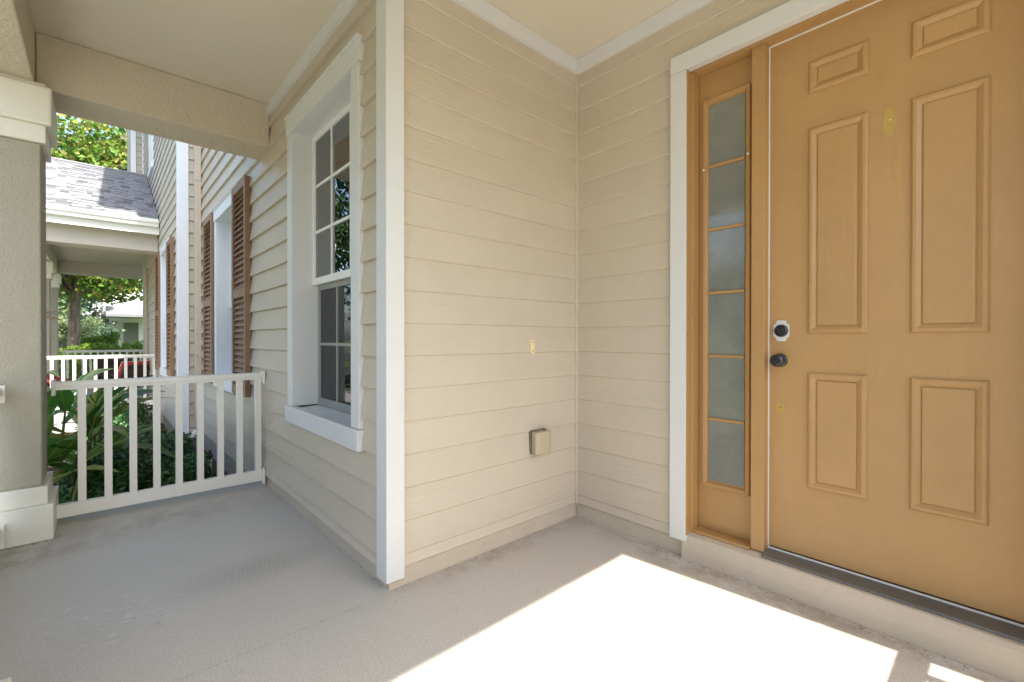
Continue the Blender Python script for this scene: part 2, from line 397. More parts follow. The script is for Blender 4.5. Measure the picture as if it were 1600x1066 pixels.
# ------------------------------------------------------------------ windows and shutters (same local frame)
def window(parent, origin, u0, u1, zt, zb, depth=.102, rows=(3, 2), cas=.10, trim='white', simple=False, label=None, cols_=3):
    """casing outer edges u0,u1, casing head top zt, sill bottom zb; glass 'depth' behind the wall face"""
    W = empty('window', origin); W.parent = parent
    if label: W['label'] = label
    a, b, t, s = u0 + cas, u1 - cas, zt - .115, zb + .11
    f0 = -.034
    mb = MB()                                 # lined reveal
    mb.box(a - .02, a, f0 + .003, depth + .06, s, t).box(b, b + .02, f0 + .003, depth + .06, s, t).box(a, b, f0 + .003, depth + .06, t, t + .02)
    mb.build('reveal', trim, W)
    box('casing', trim, W, u0, a - .002, f0, .0, s, t, .002); box('casing', trim, W, b + .002, u1, f0, .0, s, t, .002)
    box('head_casing', trim, W, u0 - .012, u1 + .012, f0 - .006, .0, t + .002, zt, .002)
    box('drip_cap', trim, W, u0 - .02, u1 + .02, f0 - .016, .0, zt, zt + .008)
    MB().prism([(f0 - .004, s - .018), (depth + .06, s - .004), (depth + .06, s - .03), (f0 - .004, s - .03)], a - .002, b + .002).build('sill_slope', trim, W)
    box('sill', trim, W, u0 - .012, u1 + .012, f0 - .014, .0, zb, s - .002, .003)
    g0 = depth
    zm = s + (t - s) * .447
    fr = .035
    def sash(nm, z0, z1, y, cols, nrow, mat, glass, bot=.05):
        S = MB(); S.box(a, a + fr, y, y + .03, z0, z1).box(b - fr, b, y, y + .03, z0, z1).box(a + fr, b - fr, y, y + .03, z1 - fr, z1).box(a + fr, b - fr, y, y + .03, z0, z0 + bot)
        S.build(nm, mat, W)
        gx0, gx1, gz0, gz1 = a + fr, b - fr, z0 + bot, z1 - fr
        mw = .018
        for i in range(1, cols):
            x = gx0 + (gx1 - gx0) * i / cols; box('muntin', mat, W, x - mw / 2, x + mw / 2, y + .004, y + .02, gz0, gz1)
        for j in range(1, nrow):
            z = gz0 + (gz1 - gz0) * j / nrow; box('muntin', mat, W, gx0, gx1, y + .0055, y + .0185, z - mw / 2, z + mw / 2)
        for i in range(cols):
            for j in range(nrow):
                box('pane', glass, W, gx0 + (gx1 - gx0) * i / cols + .001, gx0 + (gx1 - gx0) * (i + 1) / cols - .001, y + .011, y + .014,
                    gz0 + (gz1 - gz0) * j / nrow + .001, gz0 + (gz1 - gz0) * (j + 1) / nrow - .001)
    sash('upper_sash', zm, t, g0, cols_, rows[0], 'sash', 'window_glass', .045)
    sash('lower_sash', s - .002, zm, g0 + .034, cols_, rows[1], 'screen_frame', 'screened_glass', .05)
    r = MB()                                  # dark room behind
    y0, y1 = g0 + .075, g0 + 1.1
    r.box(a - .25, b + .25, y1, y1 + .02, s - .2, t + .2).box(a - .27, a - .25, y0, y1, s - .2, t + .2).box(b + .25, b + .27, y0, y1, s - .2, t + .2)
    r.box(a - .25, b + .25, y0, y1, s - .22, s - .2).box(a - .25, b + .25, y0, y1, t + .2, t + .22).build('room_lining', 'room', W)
    if not simple:
        bl = MB(); z = s + .02
        while z < t - .02:
            c, q = .022 * math.cos(R(38)), .022 * math.sin(R(38))
            y = g0 + .095
            bl.quadbox([(a + .01, y - c, z - q), (b - .01, y - c, z - q), (b - .01, y + c, z + q), (a + .01, y + c, z + q), (a + .01, y - c, z - q + .003), (b - .01, y - c, z - q + .003), (b - .01, y + c, z + q + .003), (a + .01, y + c, z + q + .003)])
            z += .050
        tag(bl.build('blind', 'blind', W), kind='stuff')
    return W
def shutter(parent, origin, u0, u1, z0, z1, th=.045, pitch=.052, label=None):
    st = .05
    mb = MB().box(u0, u0 + st, -th, 0, z0, z1).box(u1 - st, u1, -th, 0, z0, z1)
    zm = z0 + (z1 - z0) * .48
    for a, b in ((z0, z0 + .085), (zm - .04, zm + .04), (z1 - .07, z1)): mb.box(u0 + st, u1 - st, -th + .002, 0, a, b)
    mb.box(u0 + st, u1 - st, -.006, 0, z0 + .085, z1 - .07)
    S = mb.build('shutter', 'shutter', parent, loc=origin)
    if label: S['label'] = label
    lv = MB().prism([(-th + .006, -.016), (-th + .010, -.020), (-.008, .016), (-.012, .020)], u0 + st, u1 - st).mesh('louver'); lv.materials.append(M['shutter'])
    for a, b in ((z0 + .085, zm - .04), (zm + .04, z1 - .07)):
        n = int((b - a) / pitch)
        for i in range(n): link('louver', lv, None, S, loc=(0, 0, a + (b - a) * (i + .5) / n))
    return S
def column(parent, cx, cy, zt=2.654, label=None):
    C = empty('column', (cx, cy, 0)); C.parent = parent
    if label: C['label'] = label
    def blk(nm, h, z0, z1, mat, bev): box(nm, mat, C, -h, h, -h, h, z0, z1, bev)
    blk('plinth', .230, 0, .205, 'cream', .006); blk('base_band', .205, .205, .31, 'cream', .005)
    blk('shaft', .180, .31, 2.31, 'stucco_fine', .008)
    blk('necking', .203, 2.31, 2.412, 'cream', .005); blk('capital', .230, 2.412, zt - .022, 'cream', .012)
    blk('cap_plate', .20, zt - .022, zt, 'cream', 0)
    return C
def railing(name, x, y0, y1, z, label, n=9, first=.145, step=.1275, group=None, bw=.020):
    Rl = empty(name, (x, y0, z)); L = y1 - y0
    tag(Rl, label, 'railing', group)
    MB().prism([(-.036, .868), (-.036, .885), (-.028, .897), (-.015, .902), (.015, .902), (.028, .897), (.036, .885), (.036, .868), (.026, .866), (.026, .848), (-.026, .848), (-.026, .866)], 0, L, 'y').build('top_rail', 'rail_paint', Rl)
    box('bottom_rail', 'rail_paint', Rl, -.024, .024, 0, L, .040, .122, .003)
    bm_ = MB().box(-bw, bw, -.020, .020, .122, .848).mesh('baluster'); bm_.materials.append(M['rail_paint'])
    for i in range(n): link('baluster', bm_, None, Rl, loc=(0, first + i * step, 0))
    for yy, d in ((0, 1), (L, -1)):
        a, b = sorted((yy + d * .001, yy + d * .020))
        box('bracket', 'rail_paint', Rl, -.044, .044, a, b, .815, .912, .003); box('bracket', 'rail_paint', Rl, -.040, .040, a, b, .012, .14, .003)
    return Rl

# ================================================================== THE SETTING
def sheet(name, x0, x1, y0, y1, z, mat):
    me = bpy.data.meshes.new(name); me.from_pydata([(x0, y0, z), (x1, y0, z), (x1, y1, z), (x0, y1, z)], [], [(0, 1, 2, 3)])
    return tag(link(name, me, mat), kind='structure')
sheet('ground', -260, 260, -260, 260, -.27, 'lawn')
tag(box('planting_bed', 'soil', None, -9.6, -4.28, -1.2, 1.0, -.40, -.245), kind='structure')
tag(box('front_walk', 'concrete', None, -40, 12, -2.6, -1.25, -.40, -.23), kind='structure')
tag(box('entry_walk', 'concrete', None, -1.5, .1, -9.0, -2.61, -.40, -.232), kind='structure')
tag(box('entry_step', 'concrete', None, -1.9, .15, -1.24, -.72, -.40, -.11, .01), kind='structure')
tag(box('bounce_paving', 'concrete', None, .11, 12, -9.4, -2.61, -.40, -.234), kind='structure')  # unseen concrete added to bounce sunlight up to the porch ceiling and walls
tag(box('side_bounce_paving', 'concrete', None, .66, 12, -1.245, 2.6, -.40, -.231), kind='structure')  # added pad, also out of view: more sun bounce from the right
sheet('street', -260, 260, -16.5, -9.5, -.262, 'asphalt')
tag(box('porch_floor', 'porch_concrete', None, -4.235, .64, -.70, 2.60, -.40, 0, .006), kind='structure')

# ================================================================== OUR TOWNHOUSE
H = empty('townhouse'); tag(H, 'beige lap-sided townhouse with tan six-panel front door, white trim and deep porch', 'house')
YA, YC, XB, ZC = 1.0, 2.34, -1.95, 2.985
XE = -7.15
# wall A (faces the street, beside the side railing); openings: window 1, window 2
hA = [(-3.385, -2.215, .605, 2.68), (-6.08, -5.07, .64, 2.60)]
WA = lap_wall(H, 'wall', (0, YA, 0), 0, -4.2385, XB - .02, .09, 6.2, hA[:1], lip=1.2)
lap_wall(H, 'wall', (0, YA, 0), 0, XE + .002, -4.2395, -.02, 6.2, hA[1:], lip=1.2, zs=Z0S)
hAin = [(h[0], h[1], h[2], h[3]) for h in hA]
# wall B (return towards the door)
WB = lap_wall(H, 'wall', (XB, 0, 0), R(90), YA + .02, YC - .005, .09, ZC + .03, lip=0)
# wall C with the entrance
hC = [(-1.266, .21, .09, 2.692)]
WC = lap_wall(H, 'wall', (0, YC, 0), 0, XB + .006, .52, .09, ZC + .03, hC, thick=.30, lip=0)
# foundations below the siding
def fnd(x0, x1, y0, y1, z0=-.35, z1=.088, mat='foundation'): return box('foundation', mat, H, x0, x1, y0, y1, z0, z1, .004)
fnd(XE, -4.236, YA - .002, YA + .12, z1=-.022, mat='foundation2'); fnd(-4.235, XB - .116, YA - .002, YA + .12); fnd(XB - .115, XB - .0005, YA - .0035, YC + .1); fnd(XB, .60, YC - .001, YC + .12)
# inside corner bead and outside corner boards
box('corner_bead', 'siding', H, XB - .001, XB + .024, YC - .026, YC - .001, .090, 2.90, .005)
cb = MB().prism([(XB - .068, YA - .034), (XB + .033, YA - .034), (XB + .033, YA + .058), (XB + .0, YA + .058), (XB + .0, YA + .0), (XB - .068, YA + .0)], .052, ZC - .001, 'z')
cb.build('corner_board', 'white', H, .002)
MB().prism([(.50, YC - .034), (.61, YC - .034), (.61, YC + .08), (.58, YC + .08), (.58, YC), (.50, YC)], .05, ZC - .001, 'z').build('corner_board', 'white', H, .002)
# frieze boards under the ceiling
FZ = 2.900
box('frieze_board', 'white', H, XB + .036, .498, YC - .036, YC - .001, FZ, ZC - .001, .002)
box('frieze_board', 'white', H, XB + .001, XB + .035, YA + .060, YC - .002, FZ, ZC - .001, .002)
box('frieze_board', 'white', H, -3.879, XB - .070, YA - .036, YA - .001, FZ, ZC - .001, .002)
# ceiling, beams, porch roof
tag(box('porch_ceiling', 'ceiling', None, -4.20, .60, -.60, YC - .001, ZC, ZC + .10), kind='structure')
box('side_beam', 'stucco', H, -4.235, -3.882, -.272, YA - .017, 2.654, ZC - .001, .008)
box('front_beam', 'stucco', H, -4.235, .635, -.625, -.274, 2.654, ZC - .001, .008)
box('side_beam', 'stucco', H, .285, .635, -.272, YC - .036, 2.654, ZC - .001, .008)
MB().prism([(-4.45, 3.09), (.85, 3.09), (.85, 3.16), (-.3, 3.75), (-3.3, 3.75), (-4.45, 3.16)], -.9, .98, 'y').build('porch_roof', 'grey_roof', H)
box('side_wall', 'beige_flat', H, .40, .59, YC + .30, 9, -.3, 6.2); box('upper_wall', 'beige_flat', H, XB + .0, .58, YC - .002, YC + .28, ZC + .12, 6.2)
box('upper_wall', 'beige_flat', H, XB - .13, XB - .002, YA + .02, YC - .01, ZC + .12, 6.2)
MB().prism([(.7, 6.2), (9.3, 6.2), (5, 8.2)], XE, .9, 'x').build('roof', 'grey_roof', H)
box('back_wall', 'beige_flat', H, XE, .39, 8.8, 9.0, -.3, 6.19)
for x, lb in ((-4.005, 'stucco porch column at the end of the side railing'), (-1.70, 'stucco porch column in line with the white corner board'), (.43, 'stucco porch column by the entry')):
    column(H, x, -.418 if x == -1.70 else -.43, label=lb)
# windows
window(H, (0, YA, 0), -3.385, -2.215, 2.68, .605, label='white-cased double-hung window beside the white corner board')
window(H, (0, YA, 0), -6.08, -5.07, 2.60, .64, trim='white_cool', label='deep white window between brown louvered shutters')
shutter(H, (0, YA - .016, 0), -5.03, -4.49, .66, 2.59, label='brown louvered shutter nearest the side railing')
shutter(H, (0, YA - .016, 0), -6.66, -6.10, .66, 2.60, label='brown louvered shutter beside the downspout')

# ------------------------------------------------------------------ entrance: casing, frame, sidelight, door
yF = YC - .036
E_ = empty('door_casing', (0, 0, 0)); E_.parent = H; E_['label'] = 'flat white casing round the entrance'
box('casing_leg', 'white', E_, -1.264, -1.1755, yF, YC + .01, .094, 2.598, .002)
box('casing_leg', 'white', E_, .125, .212, yF, YC + .01, .094, 2.598, .002)
box('casing_head', 'white', E_, -1.264, .212, yF - .001, YC + .01, 2.600, 2.690, .002)
F = empty('door_frame'); F.parent = H; F['label'] = 'tan painted entrance frame with mullion post'
JI = -1.166
yP = 2.44
MB().prism([(JI - .10, YC - .028), (JI - .006, YC - .028), (JI - .006, YC + .030), (JI + .0, YC + .030), (JI + .0, yP + .09), (JI - .10, yP + .09)], .125, 2.598, 'z').build('jamb', 'frame_paint', F, .002)
MB().prism([(.205, YC - .028), (.118, YC - .028), (.118, YC + .030), (.110, YC + .030), (.110, yP + .09), (.205, yP + .09)], .125, 2.598, 'z').build('jamb', 'frame_paint', F, .002)
MB().prism([(YC - .028, 2.606), (YC + .030, 2.606), (YC + .030, 2.600), (yP + .09, 2.600), (yP + .09, 2.69), (YC - .028, 2.69)], JI - .10, .205, 'x').build('head_jamb', 'frame_paint', F, .002)
box('mullion', 'frame_paint', F, -.877, -.8155, 2.384, yP + .09, .135, 2.5995, .003)
# curb and threshold
MB().prism([(YC - .034, .001), (YC - .030, .06), (YC - .022, .105), (YC - .008, .123), (YC + .02, .130), (yP + .09, .130), (yP + .09, .001)], JI - .03, .50, 'x').build('curb', 'foundation', H, smooth=False)
box('sidelight_sill', 'frame_paint', F, JI + .001, -.878, YC + .026, yP + .05, .1305, .146, .002)
T = MB().prism([(YC + .004, .1305), (YC + .008, .139), (yP - .025, .149), (yP + .08, .149), (yP + .08, .1305)], -.814, .109, 'x').build('threshold', 'sill_metal', F)
box('threshold_rib', 'aluminium', T, -.813, .108, yP - .016, yP - .006, .149, .1565, .002)
# sidelight
S = box('sidelight', 'frame_paint', H, JI + .002, -.879, yP, yP + .045, .147, 2.5985)
S['label'] = 'narrow six-pane tan sidelight beside the door'
a, b, z0, z1 = -1.113, -.926, .405, 2.430
def ring(x0, x1, za, zb, wd, y0, y1, nm, mat, parent, bev):
    # mitred moulding of four bars
    mb = MB()
    for P in ([(x0, za), (x1, za), (x1 - wd, za + wd), (x0 + wd, za + wd)], [(x1, za), (x1, zb), (x1 - wd, zb - wd), (x1 - wd, za + wd)],
              [(x1, zb), (x0, zb), (x0 + wd, zb - wd), (x1 - wd, zb - wd)], [(x0, zb), (x0, za), (x0 + wd, za + wd), (x0 + wd, zb - wd)]):
        o, i = P[:2], P[2:]
        mb.quadbox([(o[0][0], y1, o[0][1]), (o[1][0], y1, o[1][1]), (i[0][0], y1, i[0][1]), (i[1][0], y1, i[1][1]),
                    (o[0][0] + (i[1][0] - o[0][0]) * .12, y0, o[0][1] + (i[1][1] - o[0][1]) * .12), (o[1][0] + (i[0][0] - o[1][0]) * .12, y0, o[1][1] + (i[0][1] - o[1][1]) * .12),
                    (i[0][0] + (o[1][0] - i[0][0]) * .3, y0 + .003, i[0][1] + (o[1][1] - i[0][1]) * .3), (i[1][0] + (o[0][0] - i[1][0]) * .3, y0 + .003, i[1][1] + (o[0][1] - i[1][1]) * .3)])
    return mb.build(nm, mat, parent, bev)
ring(a - .030, b + .030, z0 - .030, z1 + .030, .031, yP - .016, yP - .0005, 'glazing_bead', 'frame_paint', S, .002)
n = 6; ph = (z1 - z0) / n
for i in range(n):
    box('pane', 'sidelight_glass', S, a + .001, b - .001, yP - .004, yP - .0008, z0 + i * ph + .0085, z0 + (i + 1) * ph - .0085)
    if i: box('muntin', 'frame_paint', S, a, b, yP - .0125, yP - .0005, z0 + i * ph - .008, z0 + i * ph + .008, .002)
for x, z in ((a - .022, 2.083), (b + .018, 2.105)):
    MB().lathe([(.0065, 0), (.0065, .002), (.004, .0035)], 10, Matrix.Translation((x, yP - .0165, z)) @ Matrix.Rotation(R(90), 4, 'X')).build('screw_cap', 'rubber', S)
# weather strip round the door leaf (white line)
ws = MB().box(-.8150, -.8105, yP - .006, yP + .012, .150, 2.5990); ws.box(-.8105, .106, yP - .006, yP + .012, 2.5945, 2.5990)
ws.build('weather_strip', 'rubber', F)
# the door leaf
DX0, DX1, DZ0, DZ1 = -.8095, .1055, .1585, 2.5935
D = box('door', 'door_paint', H, DX0, DX1, yP, yP + .044, DZ0, DZ1, .0015)
D['label'] = 'tan six-panel front door with black knob and dark deadbolt'
def door_panel(x0, x1, za, zb):
    """embossed panel: outer bead, groove, sloped field - one closed relief lying on the leaf"""
    rings = [(0, .0002), (.002, -.0060), (.008, -.0115), (.018, -.0120), (.028, -.0060), (.036, -.0008), (.039, -.0065), (.046, -.0072)]
    mb = MB()
    for d, y in rings: mb.v += [(x0 + d, yP + y, za + d), (x1 - d, yP + y, za + d), (x1 - d, yP + y, zb - d), (x0 + d, yP + y, zb - d)]
    for i in range(len(rings) - 1):
        for k in range(4):
            k2 = (k + 1) % 4; mb.f.append((i * 4 + k, i * 4 + k2, i * 4 + 4 + k2, i * 4 + 4 + k))
    e = (len(rings) - 1) * 4; mb.f.append((e, e + 1, e + 2, e + 3)); mb.f.append((3, 2, 1, 0))
    o = mb.build('door_panel', 'door_paint', D); return o
for x0, x1 in ((-.648, -.425), (-.288, -.064)):
    for za, zb in ((.480, 1.018), (1.196, 2.144), (2.305, 2.450)): door_panel(x0, x1, za, zb)
RX = Matrix.Rotation(R(90), 4, 'X')
def disc(nm, prof, x, z, mat, parent=D, sx=1, sz=1, n=28, y=yP): 
    return MB().lathe(prof, n, Matrix.Translation((x, y - .0004, z)) @ Matrix.Diagonal((sx, 1, sz, 1)) @ RX).build(nm, mat, parent, smooth=False)
# deadbolt on its white notched plate
zD, zK, xK = 1.211, 1.069, -.762
pl = []
for k in range(48):
    t = 2 * math.pi * k / 48; c, s = math.cos(t), math.sin(t)
    rx, rz = .0345, .050
    q = (abs(c) ** 5 + abs(s) ** 5) ** (-1 / 5)
    x, z = rx * c * q, rz * s * q
    if abs(x) > .021 and abs(z) > .033: x *= .80; z *= .86       # scooped corners
    pl.append((xK + .004 + x, zD + z))
mb = MB(); b0 = len(mb.v)
mb.v = [(x, yP - .0003, z) for x, z in pl] + [(x, yP - .004, z) for x, z in pl]
mb.f = [tuple(range(48, 96)), tuple(range(47, -1, -1))] + [(i, (i + 1) % 48, 48 + (i + 1) % 48, 48 + i) for i in range(48)]
mb.build('deadbolt_plate', 'white', D)
disc('deadbolt', [(.0300, .004), (.0300, .009), (.0275, .016), (.0235, .0195), (.0225, .0165), (.0150, .0165), (.0145, .0205), (.0135, .0215), (.004, .0215)], xK + .004, zD, 'bronze')
disc('rose_mark', [(.0385, 0), (.0380, .0012)], xK + .004, zK, 'bare_patch')
disc('knob', [(.0330, .0012), (.0330, .006), (.0270, .010), (.0135, .013), (.0120, .030), (.0180, .036), (.0275, .042), (.0300, .050), (.0285, .058), (.0230, .0635), (.0165, .0655), (.0150, .0630), (.009, .0630), (.008, .0655), (.003, .066)], xK, zK, 'bronze')
disc('paint_patch', [(.0255, 0), (.0250, .0007)], xK + .002, .838, 'bare_patch', sz=1.08)
disc('keyhole', [(.0032, .0007), (.0030, .0012)], xK + .001, .842, 'dark_metal', sz=1.0, n=10)
disc('paint_patch', [(.0250, 0), (.0245, .0007)], -.356, 2.076, 'bare_patch', sx=.86, sz=2.5)
disc('screw_cap', [(.003, .0007), (.0028, .0016)], -.353, 2.082, 'piping', n=10)

# ------------------------------------------------------------------ small things on wall B
xs = XB + .0125
o = empty('doorbell_plate', (xs, 1.918, 1.126)); tag(o, 'small bare doorbell mark with two screw holes on beige siding', 'doorbell plate')
box('plate', 'bell_patch', o, -.008, .0030, -.0165, .0165, -.041, .041, .0008)
for dz in (-.026, .026): MB().lathe([(.0050, .0030), (.0045, .0036)], 10, Matrix.Translation((0, .005, dz)) @ Matrix.Rotation(R(90), 4, 'Y')).build('screw_hole', 'grime', o)
o = empty('outlet_box', (xs, 1.962, .556)); tag(o, 'beige weatherproof outlet box low on the short siding wall', 'outlet box')
box('gasket', 'grime', o, -.010, .004, -.066, .062, -.072, .070, .002)
box('box', 'outlet', o, .0041, .034, -.058, .056, -.066, .064, .008)
lid = MB().prism([(-.064, .036), (.058, .036), (.061, .046), (.055, .060), (.035, .066), (-.042, .066), (-.061, .060), (-.067, .046)], -.068, .066, 'z')
lid.v = [(v[1], v[0], v[2]) for v in lid.v]
lid.build('lid', 'outlet', o, .006)
for dy in (-.04, .03): box('hinge', 'grime', o, .024, .044, dy - .009, dy + .009, .0655, .073, .002)
# downspout in the recess of wall A
o = empty('downspout', (-7.075, YA - .055, 0)); tag(o, 'square beige downspout in the corner beside brown shutter', 'downspout')
MB().box(-.035, .035, -.035, .037, .02, 6.1).build('pipe', 'beige_flat', o, .006)
box('strap', 'beige_flat', o, -.042, .042, -.039, .037, .95, .985, .002); box('strap', 'beige_flat', o, -.042, .042, -.039, .037, 3.2, 3.235, .002)
MB().tube([(0, 0, .06), (.0, -.01, -.03), (.02, -.10, -.10), (.06, -.40, -.17)], [.045, .045, .045, .048], 8).build('elbow', 'pvc', o)
# hairline joint in the slab and grit swept against the walls
PF = bpy.data.objects['porch_floor']
jv, jf = [], []
for k in range(121):
    yy = -.25 + (YA + .245) * k / 120; xx = -1.922 + .003 * math.sin(k * .13) + random.uniform(-.0012, .0012); hw = random.choice((.00005, .0003, .0005, .0008, .0011))
    jv += [(xx - hw, yy, .0012), (xx + hw, yy, .0012)]
    if k: jf.append((2 * k - 2, 2 * k - 1, 2 * k + 1, 2 * k))
jm = bpy.data.meshes.new('slab_joint'); jm.from_pydata(jv, [], jf); link('slab_joint', jm, 'grime', PF)
gr = MB()
def grit(x, y, s):
    a = random.uniform(0, 6.28); P = [(x + s * random.uniform(.5, 1) * math.cos(a + t), y + s * random.uniform(.4, 1) * math.sin(a + t)) for t in (0, 1.6, 3.1, 4.7)]
    h = s * random.uniform(.3, .7); gr.quadbox([(p[0], p[1], .0004) for p in P] + [(x + (p[0] - x) * .6, y + (p[1] - y) * .6, h) for p in P])
for k in range(170): grit(random.uniform(XB + .01, .45), YC - .036 - abs(random.gauss(.004, .02)), random.uniform(.0015, .0055))
for k in range(110): grit(XB + .004 + abs(random.gauss(0, .012)), random.uniform(YA, YC), random.uniform(.0015, .005))
for k in range(90): grit(random.uniform(-4.0, XB), YA - .006 - abs(random.gauss(0, .012)), random.uniform(.0015, .005))
for k in range(80): grit(-3.765 + abs(random.gauss(0, .015)), random.uniform(-.62, -.2), random.uniform(.0015, .006))
for k in range(80): grit(random.uniform(-4.0, .2), random.uniform(-.3, 2.2), random.uniform(.001, .0045))
tag(gr.build('grit', 'grime', PF), kind='stuff')
# railings
railing('porch_railing', -4.055, -.232 + .008, YA - .018, 0, 'white baluster railing between porch column and siding wall with garden behind', first=.140)
railing('porch_railing', .43, -.248, YC - .018, 0, 'white side railing between entry column and wall corner', n=19, first=.135)
o = railing('porch_railing', 0, 0, 1.839, 0, 'white front railing between the two porch columns', n=13, first=.145)
o.rotation_euler = (0, 0, R(90)); o.location = (-1.933, -.43, 0)
# ================================================================== NEIGHBOUR TOWNHOUSE
N = empty('neighbour_townhouse'); tag(N, 'neighbouring beige townhouse with shingled porch roof, gutter and brown shutters', 'house')
Y2 = .77; XN = -13.35
hN = [(-9.28, -8.17, .60, 2.62), (-11.55, -10.75, 4.35, 5.6)]
lap_wall(N, 'wall', (0, Y2, 0), 0, XN, XE - .004, -.03, 7.2, hN, mat='siding2', zs=-.03 + EXP)
lap_wall(N, 'wall', (XE, 0, 0), R(90), Y2 + .005, YA - .002, -.03, 7.2, mat='siding2', zs=.03)
box('foundation', 'foundation2', N, XN, XE - .003, Y2 + .003, Y2 + .12, -.40, -.032)
box('foundation', 'foundation2', N, XE - .11, XE - .002, Y2 + .121, YA - .001, -.40, -.032)
MB().prism([(XE - .075, Y2 - .034), (XE + .032, Y2 - .034), (XE + .032, Y2 + .085), (XE, Y2 + .085), (XE, Y2), (XE - .075, Y2)], -.05, 7.1, 'z').build('corner_board', 'white_cool', N, .002)
MB().prism([(XN + .10, Y2 - .030), (XN - .03, Y2 - .030), (XN - .03, Y2 + .1), (XN, Y2 + .1), (XN, Y2), (XN + .10, Y2)], -.05, 7.1, 'z').build('corner_board', 'white', N, .002)
box('end_wall', 'siding2', N, XN - .0, XN + .1, Y2 + .125, 9, -.4, 7.1)
box('pilaster', 'beige_flat', N, -12.55, -12.15, Y2 - .06, Y2 - .018, 0, 2.60, .004)
box('roof', 'grey_roof', N, -13.7, -6.9, .3, 9, 7.2, 7.4)
window(N, (0, Y2, 0), -9.28, -8.17, 2.62, .60, trim='white_cool', simple=True, label='white window between brown shutters beyond the corner board')
window(N, (0, Y2, 0), -11.55, -10.75, 5.6, 4.35, trim='white_cool', simple=True, rows=(2, 2), depth=.08, label='upper white window above the shingled roof')
shutter(N, (0, Y2 - .016, 0), -8.13, -7.60, .655, 2.54, label='brown shutter beside the white corner board')
shutter(N, (0, Y2 - .016, 0), -9.92, -9.32, .655, 2.60, label='brown shutter where the far railing meets the wall')
# neighbour porch: floor, beams, columns, ceiling, roof
tag(box('neighbour_porch_floor', 'concrete', None, -14.75, -9.78, -1.2, Y2 + .001, -.40, 0, .006), kind='structure')
bx0, bx1, fy = -10.20, -9.85, -.68
box('side_beam', 'beam_paint', N, bx0, bx1, fy, Y2 - .018, 2.654, 2.98, .006)
box('side_beam', 'beam_paint', N, -14.75, -14.40, fy, 1.4, 2.654, 2.98, .006)
box('front_beam', 'beam_paint', N, -14.75, bx1, fy - .36, fy - .001, 2.654, 2.98, .006)
box('porch_ceiling', 'beam_paint', N, -14.40, bx0 - .001, fy, Y2 - .018, 2.94, 3.0)
for x in (-10.02, -12.45, -14.57): column(N, x, fy - .19)
ex, ez, rx_, rz_ = -9.64, 3.15, -12.25, 4.57
sl_ = (rz_ - ez) / (ex - rx_)
yE0, yE1 = -1.45, Y2 - .02
MB().prism([(ex, ez - .012), (rx_, rz_ - .012), (2 * rx_ - ex, ez - .012), (2 * rx_ - ex, ez - .10), (ex, ez - .10)], yE0, yE1, 'y').build('roof_deck', 'cream', N)
sh = MB(); ang = math.atan(sl_); L = math.hypot(ex - rx_, rz_ - ez); dx, dz = -math.cos(ang), math.sin(ang)
nc = int(L / .135)
for i in range(nc + 1):
    s0 = i * .135
    yy = yE0 - random.random() * .3
    while yy < yE1:
        wd = random.choice((.07, .10, .13, .17, .22)); y1 = min(yy + wd, yE1)
        if y1 - max(yy, yE0) > .01:
            t = random.choice((.008, .009, .016)); a0 = max(yy, yE0); s1 = min(s0 + .19, L)
            P = []
            for (s, o1, o2) in ((s0, 0, t), (s1, -.004, .002)):
                P.append((s, o1, o2))
            q = lambda s, o_: (ex + dx * s + math.sin(ang) * o_, ez + dz * s + math.cos(ang) * o_)
            (xa, za), (xb, zb) = q(s0, .001), q(s1, .001); (xc, zc_), (xd, zd) = q(s0, t + .001), q(s1, .003)
            sh.quadbox([(xa, a0, za), (xa, y1 - .003, za), (xb, y1 - .003, zb), (xb, a0, zb), (xc, a0, zc_), (xc, y1 - .003, zc_), (xd, y1 - .003, zd), (xd, a0, zd)])
        yy += wd
tag(sh.build('roof_shingles', 'shingle', N), kind='stuff')
MB().tube([(rx_, yE0, rz_ + .005), (rx_, yE1, rz_ + .005)], .035, 6).build('ridge_cap', 'shingle', N)
gp = [(0, 0), (0, .12), (-.008, .12), (-.008, .008), (-.07, .008)]
MB().prism([(ex + .005, ez - .135), (ex + .075, ez - .125), (ex + .085, ez - .09), (ex + .11, ez - .06), (ex + .115, ez - .005), (ex + .105, ez - .005), (ex + .1, ez - .055), (ex + .012, ez - .115), (ex + .005, ez - .005), (ex - .003, ez - .005)], yE0, yE1 - .02, 'y').build('gutter', 'gutter', N)
box('fascia', 'gutter', N, ex - .03, ex - .004, yE0, yE1, ez - .24, ez - .11)
so = box('soffit', 'cream', N, bx1 + .001, ex - .031, yE0, yE1, 2.965, 2.985)
vm = MB().box(-.02, .02, -.005, .005, -.003, 0).mesh('soffit_vent'); vm.materials.append(M['dark_metal'])
railing('neighbour_railing', -10.03, fy - .005 + .05, Y2 - .018, 0, 'white railing on neighbour porch in front of red chairs, partly sunlit', n=11, first=.09, step=.125, group=None)
railing('neighbour_railing', -14.57, fy + .05, 1.35, 0, 'white railing at the far end of neighbour porch, before the hedge', n=15, first=.09, step=.13)
# curved bracket on the neighbour's column
o = empty('plant_bracket', (-12.26, fy - .06, 1.62)); tag(o, 'small brown curved plant bracket on the neighbour porch column', 'bracket')
MB().tube([(-.02, 0, -.03), (.08, .03, -.04), (.18, .10, -.055), (.22, .17, -.09)], [.016, .016, .014, .010], 8).build('lower_arm', 'shutter', o)
MB().tube([(-.02, 0, .05), (.10, .06, .055), (.20, .15, .06)], [.010, .010, .008], 8).build('upper_arm', 'shutter', o)

